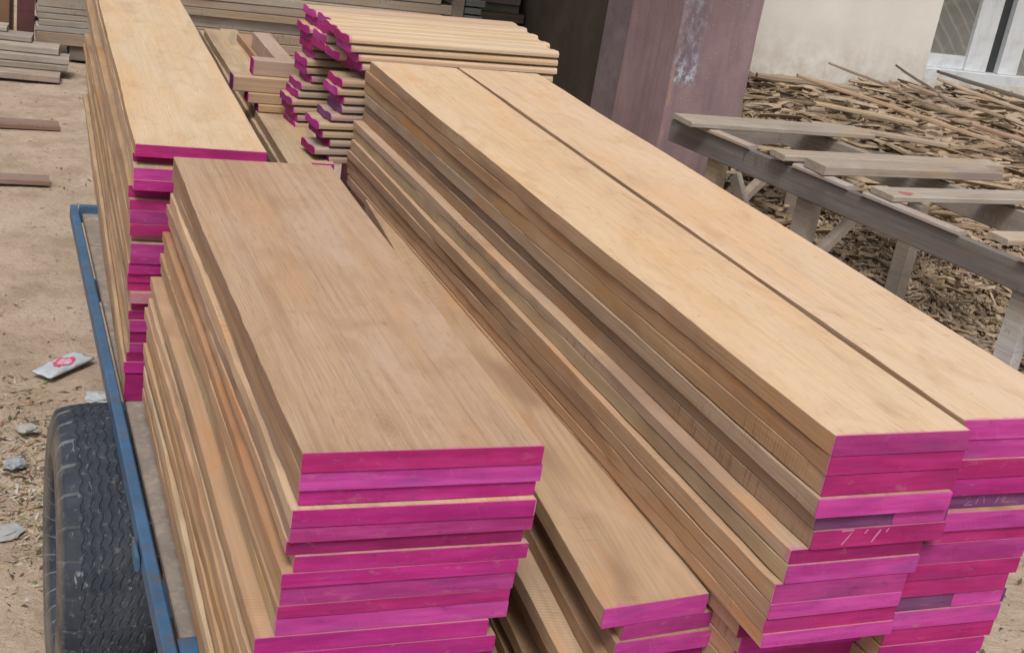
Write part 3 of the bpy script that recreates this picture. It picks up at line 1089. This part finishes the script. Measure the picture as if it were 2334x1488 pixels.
def heap():
    X = [3.0 + i * .06 for i in range(75)]
    Y = [3.4 + i * .0612 for i in range(43)]
    V = [(x, min(y, 5.985), heap_h(x, min(y, 5.985)) - .02) for y in Y for x in X]
    V = [(x, y, z if not (x < 3.41 and y > 5.35) else -.1) for x, y, z in V]
    n = len(X)
    F = [(j * n + i, j * n + i + 1, (j + 1) * n + i + 1, (j + 1) * n + i) for j in range(len(Y) - 1) for i in range(n - 1)]
    b = NB('scrap_dust')
    v = b.obj()
    n1 = b.noise(v, 18., 6., .7)
    c = b.mix(b.mr(n1, .35, .65), (.20, .155, .112, 1), (.36, .285, .21, 1))
    b.bump(n1, .8, .02)
    o = link('scrap_heap', mesh('scrap_heap', V, F, True), b.fin(c, .95, .1))
    tag(o, 'brown heap of sawdust and wood waste against the cream wall', 'heap', kind='stuff')

    # shavings and offcuts: too many to count
    mats = []
    for k, cc in enumerate(((.40, .295, .195), (.33, .24, .16), (.46, .36, .25), (.28, .20, .135), (.44, .35, .265))):
        mats.append(plain_mat('shaving_%s' % ('amber', 'brown', 'straw', 'umber', 'dusty')[k], (*cc, 1), .85, .15, .35, 25.))
    V, F, MI = [], [], []
    R = random.Random(5)

    def shaving(x, y, z, s):
        """a curled strip"""
        L, w, cur = s * R.uniform(.8, 2.4), s * R.uniform(.2, .5), R.uniform(.8, 4.0)
        yaw, pit, rol = R.uniform(0, 6.28), R.uniform(-.5, .5), R.uniform(-.7, .7)
        m = Matrix.Rotation(yaw, 3, 'Z') @ Matrix.Rotation(pit, 3, 'Y') @ Matrix.Rotation(rol, 3, 'X')
        b0 = len(V)
        seg = 4
        for i in range(seg + 1):
            a = cur * (i / seg - .5)
            px = L * (math.sin(a) / cur)
            pz = L * (math.cos(a) - math.cos(cur / 2)) / cur
            for sgn in (-1, 1):
                q = m @ Vector((px, sgn * w / 2, pz))
                V.append((x + q.x, y + q.y, z + q.z))
        mi = R.choice((0, 0, 1, 1, 2, 3, 3, 4))
        for i in range(seg):
            F.append((b0 + 2 * i, b0 + 2 * i + 1, b0 + 2 * i + 3, b0 + 2 * i + 2))
            MI.append(mi)

    def chunk(x, y, z, s, along=None):
        d = Vector((s * R.uniform(.8, 3.2), s * R.uniform(.2, .5), s * R.uniform(.1, .3)))
        yaw = R.uniform(0, 6.28) if along is None else along + R.uniform(-.5, .5)
        m = Matrix.Rotation(yaw, 3, 'Z') @ Matrix.Rotation(R.uniform(-.4, .4), 3, 'Y') @ Matrix.Rotation(R.uniform(-.5, .5), 3, 'X')
        b0 = len(V)
        for sx in (-1, 1):
            for sy in (-1, 1):
                for sz in (-1, 1):
                    q = m @ Vector((sx * d.x / 2, sy * d.y / 2, sz * d.z / 2))
                    V.append((x + q.x, y + q.y, z + q.z))
        mi = R.choice((0, 1, 2, 2, 3, 4, 4))
        for f in ((0, 1, 3, 2), (4, 6, 7, 5), (0, 4, 5, 1), (2, 3, 7, 6), (0, 2, 6, 4), (1, 5, 7, 3)):
            F.append(tuple(b0 + i for i in f))
            MI.append(mi)
    def splint(x, y, z, L, w, t, yaw, pit, mi):
        m = Matrix.Rotation(yaw, 3, 'Z') @ Matrix.Rotation(pit, 3, 'Y') @ Matrix.Rotation(R.uniform(-.8, .8), 3, 'X')
        b0 = len(V)
        for i, sx in enumerate((-.5, -.1, .2, .5)):
            k = (.7, 1., 1., .6)[i]
            bend = R.uniform(-.012, .012)
            for sy, sz in ((-1, -1), (1, -1), (1, 1), (-1, 1)):
                q = m @ Vector((sx * L, sy * w / 2 * k + bend, sz * t / 2 * k + bend * .6))
                V.append((x + q.x, y + q.y, z + q.z))
        for i in range(3):
            for j in range(4):
                jj = (j + 1) % 4
                F.append((b0 + i * 4 + j, b0 + i * 4 + jj, b0 + i * 4 + 4 + jj, b0 + i * 4 + 4 + j))
                MI.append(mi)
        F.append((b0, b0 + 1, b0 + 2, b0 + 3)); MI.append(mi)
        F.append((b0 + 12, b0 + 13, b0 + 14, b0 + 15)); MI.append(mi)
    for k in range(1500):
        x, y = R.uniform(3.5, 7.2), R.uniform(4.75, 5.9)
        L = R.choice((.12, .18, .25, .35, .5, .7))
        if x - L * .5 < 3.45:
            continue
        yaw = R.gauss(-.22, .35)
        if y + abs(math.sin(yaw)) * L * .5 > 5.95:
            y = 5.95 - abs(math.sin(yaw)) * L * .5
        splint(x, y, heap_h(x, y) + R.uniform(-.005, .045), L, R.choice((.012, .018, .025, .045)), R.choice((.006, .01, .016)), yaw, R.gauss(.03, .10), R.choice((0, 0, 1, 2, 2, 3, 4, 4)))
    for k in range(500):
        x, y = R.uniform(3.3, 6.5), R.uniform(3.6, 4.8)
        splint(x, y, heap_h(x, y) + R.uniform(-.005, .02), R.choice((.08, .12, .18, .28)), R.choice((.012, .018, .03)), R.choice((.006, .012)), R.uniform(0, 6.28), R.gauss(0, .15), R.choice((0, 1, 1, 3, 3, 4)))
    for k in range(48000):
        x = R.uniform(3.05, 7.2)
        y = R.uniform(3.45, 5.95)
        if x < 3.43 and y > 5.32:
            continue
        h = heap_h(x, y)
        if h < -.01 and R.random() < .6:
            continue
        if R.random() < .72:
            shaving(x, y, h + R.uniform(-.015, .02), R.uniform(.010, .028) * (1.5 if y > 4.9 else 1.))
        else:
            chunk(x, min(y, 5.93), h + R.uniform(-.01, .02), R.uniform(.02, .055) * (1.5 if y > 4.9 else 1.), -.25 if y > 4.9 else None)
    me = bpy.data.meshes.new('wood_waste')
    me.from_pydata(V, [], F)
    for m in mats:
        me.materials.append(m)
    me.polygons.foreach_set('material_index', MI)
    me.update()
    o = link('wood_waste', me, None)
    tag(o, 'curled wood shavings and small offcuts covering the heap', 'shavings', kind='stuff')

    # sticks one can pick out
    G = 'loose sticks lying on the scrap heap'
    def stick(x0, y0, z0, x1, y1, z1, w, t, col, lab, nm='stick', mt=W_GREY):
        a, c = Vector((x0, y0, z0)), Vector((x1, y1, z1))
        d = c - a
        ph = rnd.uniform(0, 99)
        rings = []
        for i in range(7):
            xx = d.length * i / 6
            oz = noise.noise((ph, i * .4, 0)) * .012
            oy = noise.noise((ph, i * .4, 7)) * .012
            k = .75 + .25 * math.sin(math.pi * min(1, i / 3)) if i < 3 else 1
            rings.append([(xx, (py - w / 2) * k + oy, (pz - t / 2) * k + oz) for py, pz in octa(w, t, min(w, t) * .2)])
        o = link(nm, loft(nm, rings), mt, None, col)
        o.location = a
        o.rotation_euler = d.to_track_quat('X', 'Z').to_euler()
        tag(o, lab, 'stick', G)
    st = [
        (4.06, 5.72, 1.06, 4.75, 5.6, .90, .018, .014, (.30, .24, .19), 'long thin stick sloping against the cream wall, left of the window'),
        (4.50, 5.75, 1.08, 4.80, 5.55, .92, .018, .014, (.12, .10, .085), 'short dark stick poking up just left of the window'),
        (4.53, 5.65, 1.00, 5.9, 5.35, .74, .028, .02, (.34, .27, .21), 'long brown lath sloping down below the window corner'),
        (4.80, 5.75, 1.03, 5.9, 5.4, .80, .030, .02, (.46, .37, .27), 'pale straw lath sloping under the window sill'),
        (4.88, 5.86, 1.05, 5.9, 5.62, .90, .05, .02, (.13, .115, .105), 'dark flat strip directly beneath the window sill'),
        (3.80, 5.60, 1.00, 4.95, 5.25, .80, .035, .02, (.40, .30, .21), 'tan lath lying along the ridge of the heap'),
        (3.84, 5.45, .90, 4.40, 5.35, .86, .06, .02, (.42, .34, .23), 'short broad tan slat near the pillar side of the heap'),
        (3.70, 5.25, .84, 4.45, 5.15, .80, .05, .025, (.40, .32, .24), 'light brown slat lying level below the heap ridge'),
        (3.72, 5.05, .76, 4.10, 5.02, .75, .05, .02, (.12, .11, .11), 'short dark slat behind the far bench board'),
        (4.9, 5.2, .84, 5.9, 4.9, .62, .04, .02, (.44, .36, .27), 'pale lath sloping to the right across the heap'),
        (5.0, 5.0, .74, 5.8, 4.75, .58, .035, .025, (.40, .30, .23), 'lower brown lath sloping to the right across the heap'),
        (5.1, 5.5, .90, 6.0, 5.2, .73, .03, .02, (.47, .39, .30), 'cream lath crossing the right side of the heap'),
        (3.66, 5.75, .96, 4.2, 5.62, .95, .05, .03, (.36, .29, .22), 'grey brown slat tucked beside the pillar on the heap'),
        (4.75, 5.35, .88, 5.25, 5.2, .80, .05, .02, (.36, .25, .19), 'reddish brown strip in the middle of the heap'),
    ]
    for s in st:
        x0, y0, z0, x1, y1, z1 = s[:6]
        # keep them lying on the heap surface
        z0 = max(z0, heap_h(x0, y0) + .03)
        z1 = max(z1, heap_h(x1, y1) + .03)
        stick(x0, y0, z0, x1, y1, z1, *s[6:])
    # small logs
    GL = 'offcut logs lying on the heap'
    for (x, y, L, r, col, lab) in ((4.60, 4.82, .34, .052, (.24, .18, .135), 'round brown offcut log with a pale cut end on the heap'),
                                   (4.78, 4.58, .30, .048, (.22, .19, .17), 'greyish offcut log just below the round brown log'),
                                   (4.30, 5.02, .16, .05, (.24, .22, .21), 'stubby grey wood lump in the middle of the heap')):
        rings = []
        for i in range(6):
            rr = r * (.9 + .2 * rnd.random())
            rings.append([(L * i / 5, rr * math.cos(6.283 * k / 12) * (1 + .1 * noise.noise((k, i, 3))), rr * .85 * math.sin(6.283 * k / 12)) for k in range(12)])
        o = link('offcut_log', loft('offcut_log', rings), W_GREY, None, col)
        o.location = (x, y, heap_h(x, y) + r * .55)
        o.rotation_euler = (0, .1, rnd.uniform(-.35, .0))
        tag(o, lab, 'log', GL)
        ec = link('cut_end', loft('cut_end', [[(xx, r * .86 * math.cos(6.283 * k / 12), r * .74 * math.sin(6.283 * k / 12)) for k in range(12)] for xx in (-.004, .0)]),
                  plain_mat('pale_cut_wood', (.45, .35, .25, 1), .8), o)


heap()


# ------------------------------------------------------------------ timber piles at the back of the yard
def back_timber():
    def xboard(x, y, z, L, w, t, yaw, col, lab, group):
        xpiece('weathered_plank', octa(w, t - .002, .004), L, W_GREY, x, y, z + .001, col, None, lab, 'plank', group, yaw, 6)
    cols = [(.32, .28, .225), (.35, .31, .255), (.28, .235, .18), (.34, .32, .29), (.31, .255, .205), (.25, .215, .175)]
    # middle pile
    z = .12
    G = 'weathered planks in the long pile across the back of the yard'
    for k in range(2):
        xboard(1.1 + 1.2 * k, 8.05, 0, .15, .6, .12, 0, (.14, .12, .10), '%s bearer block under the long weathered pile at the back' % ('left', 'right')[k], 'bearer blocks under the pile')
    i = 0
    n = 14
    while i < n:
        t = rnd.choice((.045, .05, .062, .07))
        lab = ('lowest' if i == 0 else 'topmost' if i == n - 1 else ORD[i]) + (' weathered plank of the long pile across the yard back' if i in (0, n - 1) else ' weathered plank from the bottom of the long pile across the yard back')
        xboard(.78 + rnd.uniform(-.05, .10), 8.0 + rnd.uniform(-.03, .03), z, 1.93 + rnd.uniform(-.10, .02), .30, t, rnd.uniform(-.008, .008), jit(rnd.choice(cols), .08), lab, G)
        z += t
        i += 1
    # upright posts at its right end, bluish slats, murky bundle in the bay
    p = link('post', box_mesh(.07, .07, 1.5, .004), W_GREY, None, (.22, .19, .165))
    p.location = (2.745, 7.98, 0)
    tag(p, 'upright brown post at the right end of the long weathered pile', 'post')
    z = 0.
    for i in range(18):
        t = .052
        xboard(2.83, 8.0 + rnd.uniform(-.015, .015), z, .125 + rnd.uniform(-.01, .01), .3, t - .008, 0, jit((.14, .165, .17), .1),
               ('lowest' if i == 0 else 'topmost' if i == 17 else ORD[i]) + ' bluish grey short block' + (' in the narrow stack' if i in (0, 17) else ' from the bottom in the narrow stack'), 'bluish blocks in a narrow stack')
        z += t
    z = 0.
    for i in range(17):
        t = rnd.choice((.05, .06))
        xboard(3.02 + rnd.uniform(-.02, .03), 8.3 + rnd.uniform(-.03, .03), z, .33 + rnd.uniform(-.05, .03), .3, t, rnd.uniform(-.05, .05), jit(rnd.choice(((.13, .11, .095), (.12, .095, .105), (.11, .12, .12))), .15),
               ('lowest' if i == 0 else 'topmost' if i == 16 else ORD[i]) + ' dim board of the murky bundle' + (' in the dark bay' if i in (0, 16) else ' counted from the floor of the dark bay'), 'dim boards in the dark bay')
        z += t
    # left pile
    z = .10
    G = 'weathered planks in the pile at the far left back'
    xboard(.5, 9.32, 0, .14, .4, .10, 0, (.13, .11, .095), 'low bearer block under the far left pile', None)
    for i in range(9):
        t = (.085, .04, .045, .04, .04, .075, .05, .05, .06)[i]
        xboard(.285 + (.0 if i else -.01) + rnd.uniform(-.01, .015), 9.3, z, 1.0, .34, t, rnd.uniform(-.01, .01), jit((.30, .225, .15) if i == 0 else rnd.choice(((.30, .275, .235), (.32, .29, .25), (.33, .315, .30))), .05),
               ('brown lowest' if i == 0 else 'topmost' if i == 8 else ORD[i]) + ' plank of the far left pile' + (' behind the long stack' if i in (0, 8) else ' counted from its bottom'), G)
        z += t
    # planks lying low on the ground, far left
    G = 'grey planks lying on the ground at the far left'
    for i, (x, y, z, L, w, t, yaw, col, lab) in enumerate((
            (-.95, 8.70, .0, 1.36, .14, .045, -.085, (.33, .29, .255), 'lowest grey plank of the loose ground pile at far left'),
            (-.90, 8.80, .047, 1.36, .16, .04, -.06, (.27, .24, .20), 'second grey plank up in the loose ground pile'),
            (-.90, 8.83, .089, 1.37, .16, .045, -.075, (.34, .31, .28), 'pale third plank up in the loose ground pile'),
            (-.92, 8.90, .136, 1.33, .17, .045, -.09, (.37, .34, .30), 'palest plank with a bright end in the loose ground pile'),
            (-.95, 9.02, .183, 1.2, .18, .035, -.11, (.28, .255, .235), 'upper grey plank of the loose ground pile'),
            (-.98, 9.10, .22, 1.08, .16, .03, -.10, (.40, .365, .325), 'short bright top plank of the loose ground pile'))):
        xboard(x, y, z, L, w, t, yaw, col, lab, G)
    # brown panel and dark red boxes behind
    pb = plain_mat('brown_varnish', (.21, .12, .07, 1), .55, .4, .3, 5.)
    o = link('brown_panel', box_mesh(.5, .05, .9, .004), pb)
    o.location = (-.355, 9.5, 0)
    tag(o, 'brown varnished panel standing at the far left edge', 'panel')
    fr = link('panel_frame', box_mesh(.016, .012, .88, .002), plain_mat('dark_brown_trim', (.04, .028, .022, 1), .6), o)
    fr.location = (.47, -.0135, .01)
    rb = plain_mat('dark_red_paint', (.12, .045, .048, 1), .6, .3, .35, 6.)
    z = 0.
    for i in range(3):
        o = link('red_crate', box_mesh(.11, .2, .285, .006), rb)
        o.location = (.165, 9.42, z)
        tag(o, ('lowest', 'middle', 'upper')[i] + ' dark red crate stacked beside the brown panel', 'crate', 'dark red crates by the brown panel')
        z += .286
    # reddish half buried boards on the sand
    for (x, y, L, w, yaw, col, lab) in ((-1.0, 7.42, 1.36, .13, .02, (.20, .125, .095), 'dark reddish board lying flat on the sand at far left'),
                                        (-1.0, 6.40, 1.27, .10, .0, (.24, .165, .13), 'faded reddish strip half buried in sand, nearer the cart')):
        xboard(x, y, -.012, L, w, .03, yaw, col, lab, None)


back_timber()


# ------------------------------------------------------------------ litter on the sand
def litter():
    white = plain_mat('white_plastic_film', (.47, .52, .56, 1), .45, .4, .2, 30.)
    redm = plain_mat('red_print', (.55, .08, .16, 1), .5, .3, .15, 20.)
    rose = plain_mat('rose_print', (.70, .30, .38, 1), .5, .3, .15, 20.)
    # flattened drinking-water sachet with a red round print
    nx, ny = 14, 8
    def zz(u, v):
        edge = min(u, 1 - u, v, 1 - v)
        return .008 + .004 * min(1, edge * 6) + .008 * noise.noise((u * 6, v * 4, 2)) + .006 * noise.noise((u * 13, v * 9, 8))
    V = [((i / nx) * .165, (j / ny) * .10 * (1 - .25 * max(0, .25 - i / nx)), zz(i / nx, j / ny)) for j in range(ny + 1) for i in range(nx + 1)]
    top = len(V)
    V += [(x, y, .0015) for x, y, z in V]
    F = []
    for j in range(ny):
        for i in range(nx):
            a = j * (nx + 1) + i
            F.append((a, a + 1, a + nx + 2, a + nx + 1))
            F.append((top + a, top + a + nx + 1, top + a + nx + 2, top + a + 1))
    for i in range(nx):
        F.append((i, top + i, top + i + 1, i + 1))
        a = ny * (nx + 1) + i
        F.append((a, a + 1, top + a + 1, top + a))
    for j in range(ny):
        a = j * (nx + 1)
        F.append((a, a + nx + 1, top + a + nx + 1, top + a))
        a += nx
        F.append((a, top + a, top + a + nx + 1, a + nx + 1))
    o = link('plastic_sachet', mesh('sachet', V, F, True), white)
    o.location = (.195, 4.185, -.010)
    o.rotation_euler.z = math.radians(47)
    o.scale = (1.35, .85, 1)
    tag(o, 'flattened white plastic sachet with a red round print on the sand', 'sachet')
    def disc(nm, cx, cy, r0_, r1_, mt, lift):
        k = 28
        V, F = [], []
        for i in range(k):
            a = 6.28318 * i / k
            for r in (r0_, r1_):
                x, y = cx + r * math.cos(a) * 1.25, cy + r * math.sin(a)
                V.append((x, y, zz(x / .165, y / .10) + lift))
        for i in range(k):
            j = (i + 1) % k
            F.append((2 * i, 2 * i + 1, 2 * j + 1, 2 * j))
        d = link(nm, mesh(nm, V, F), mt, o)
    disc('print_ring', .088, .052, .020, .030, redm, .0012)
    disc('print_disc', .088, .052, .002, .0195, rose, .0014)
    # crumpled bits
    def lump(nm, x, y, s, col, lab, cat, flat=.4, seed=0, mt=None):
        bm = bmesh.new()
        bmesh.ops.create_icosphere(bm, subdivisions=3, radius=1)
        for v in bm.verts:
            k = 1 + .35 * noise.noise(v.co * 1.7 + Vector((seed, 0, 0))) + .15 * noise.noise(v.co * 5 + Vector((seed, 3, 0)))
            v.co = Vector((v.co.x * s[0] * k, v.co.y * s[1] * k, max(-.25, v.co.z) * s[2] * k))
        me = bpy.data.meshes.new(nm)
        bm.to_mesh(me)
        bm.free()
        o = link(nm, me, mt or plain_mat(nm + '_surface', (*col, 1), .7, .3, .25, 30.))
        o.location = (x, y, s[2] * .15 - .012)
        o.rotation_euler.z = seed
        tag(o, lab, cat)
    lump('crumpled_bag', .345, 4.04, (.042, .045, .018), (.45, .48, .50), 'crumpled whitish plastic bag beside the blue rail and tyre', 'plastic bag', seed=1.3)
    lump('pebble', .076, 3.60, (.026, .03, .018), (.30, .32, .36), 'pale bluish pebble on the sand left of the tyre', 'stone', seed=4.2)
    lump('paper_scrap', .045, 3.22, (.034, .055, .012), (.38, .385, .38), 'torn pale paper scrap at the lower left edge of the sand', 'paper', seed=2.2)
    lump('paper_scrap', .115, 3.83, (.035, .025, .012), (.36, .36, .33), 'small crumpled pale scrap among leaves left of the tyre', 'paper', seed=6.1)
    # scattered chips, leaf bits and grit
    R = random.Random(3)
    mats = [plain_mat('chip_' + n_, (*c_, 1), .9, .1, .3, 40.) for n_, c_ in (('straw', (.44, .35, .24)), ('umber', (.13, .095, .065)), ('leaf', (.20, .22, .09)), ('rust', (.27, .15, .09)), ('pale', (.50, .46, .41)))]
    V, F, MI = [], [], []
    def chip(x, y, s, mi):
        yaw = R.uniform(0, 6.28)
        l, w = s * R.uniform(.8, 2.6), s * R.uniform(.25, .7)
        m = Matrix.Rotation(yaw, 3, 'Z') @ Matrix.Rotation(R.uniform(-.4, .4), 3, 'X') @ Matrix.Rotation(R.uniform(-.3, .3), 3, 'Y')
        gh = noise.noise((x * .9, y * .9, 3)) * .022 + noise.noise((x * 3.1, y * 3.1, 7)) * .014 + abs(noise.noise((x * 9., y * 6., 2))) * .010 - .026
        b0 = len(V)
        for px, py, pz in ((-l, -w * .5, 0), (0, -w, .25 * w), (l, 0, 0), (0, w, .3 * w), (0, 0, -.3 * w)):
            q = m @ Vector((px, py, pz))
            V.append((x + q.x, y + q.y, gh + .003 + q.z))
        for f in ((0, 1, 3), (1, 2, 3), (0, 4, 1), (1, 4, 2), (2, 4, 3), (3, 4, 0)):
            F.append(tuple(b0 + i for i in f))
            MI.append(mi)
    for k in range(3200):
        x, y = R.uniform(-.6, 1.2), R.uniform(2.3, 9.5)
        if R.random() > .35 + .5 * max(0, noise.noise((x * 1.7, y * 1.7, 5)) + .2):
            continue
        chip(x, y, R.choice((.003, .004, .005, .007, .010)), R.choice((0, 1, 1, 1, 3, 4, 2)))
    for k in range(1300):        # denser drift of leaves and chips left of the tyre
        x, y = R.gauss(.12, .07), R.gauss(3.55, .35)
        chip(x, y, R.choice((.003, .004, .006, .010)), R.choice((0, 0, 1, 1, 2, 3, 4, 4)))
    for k in range(2200):
        x, y = R.uniform(1.9, 4.5), R.uniform(1.6, 4.2)
        chip(x, y, R.choice((.004, .006, .009, .014)), R.choice((0, 1, 1, 3, 4)))
    me = bpy.data.meshes.new('ground_litter')
    me.from_pydata(V, [], F)
    for m in mats:
        me.materials.append(m)
    me.polygons.foreach_set('material_index', MI)
    me.update()
    tag(link('ground_litter', me, None), 'wood chips, dry leaf bits and grit strewn over the sand', 'litter', kind='stuff')


litter()
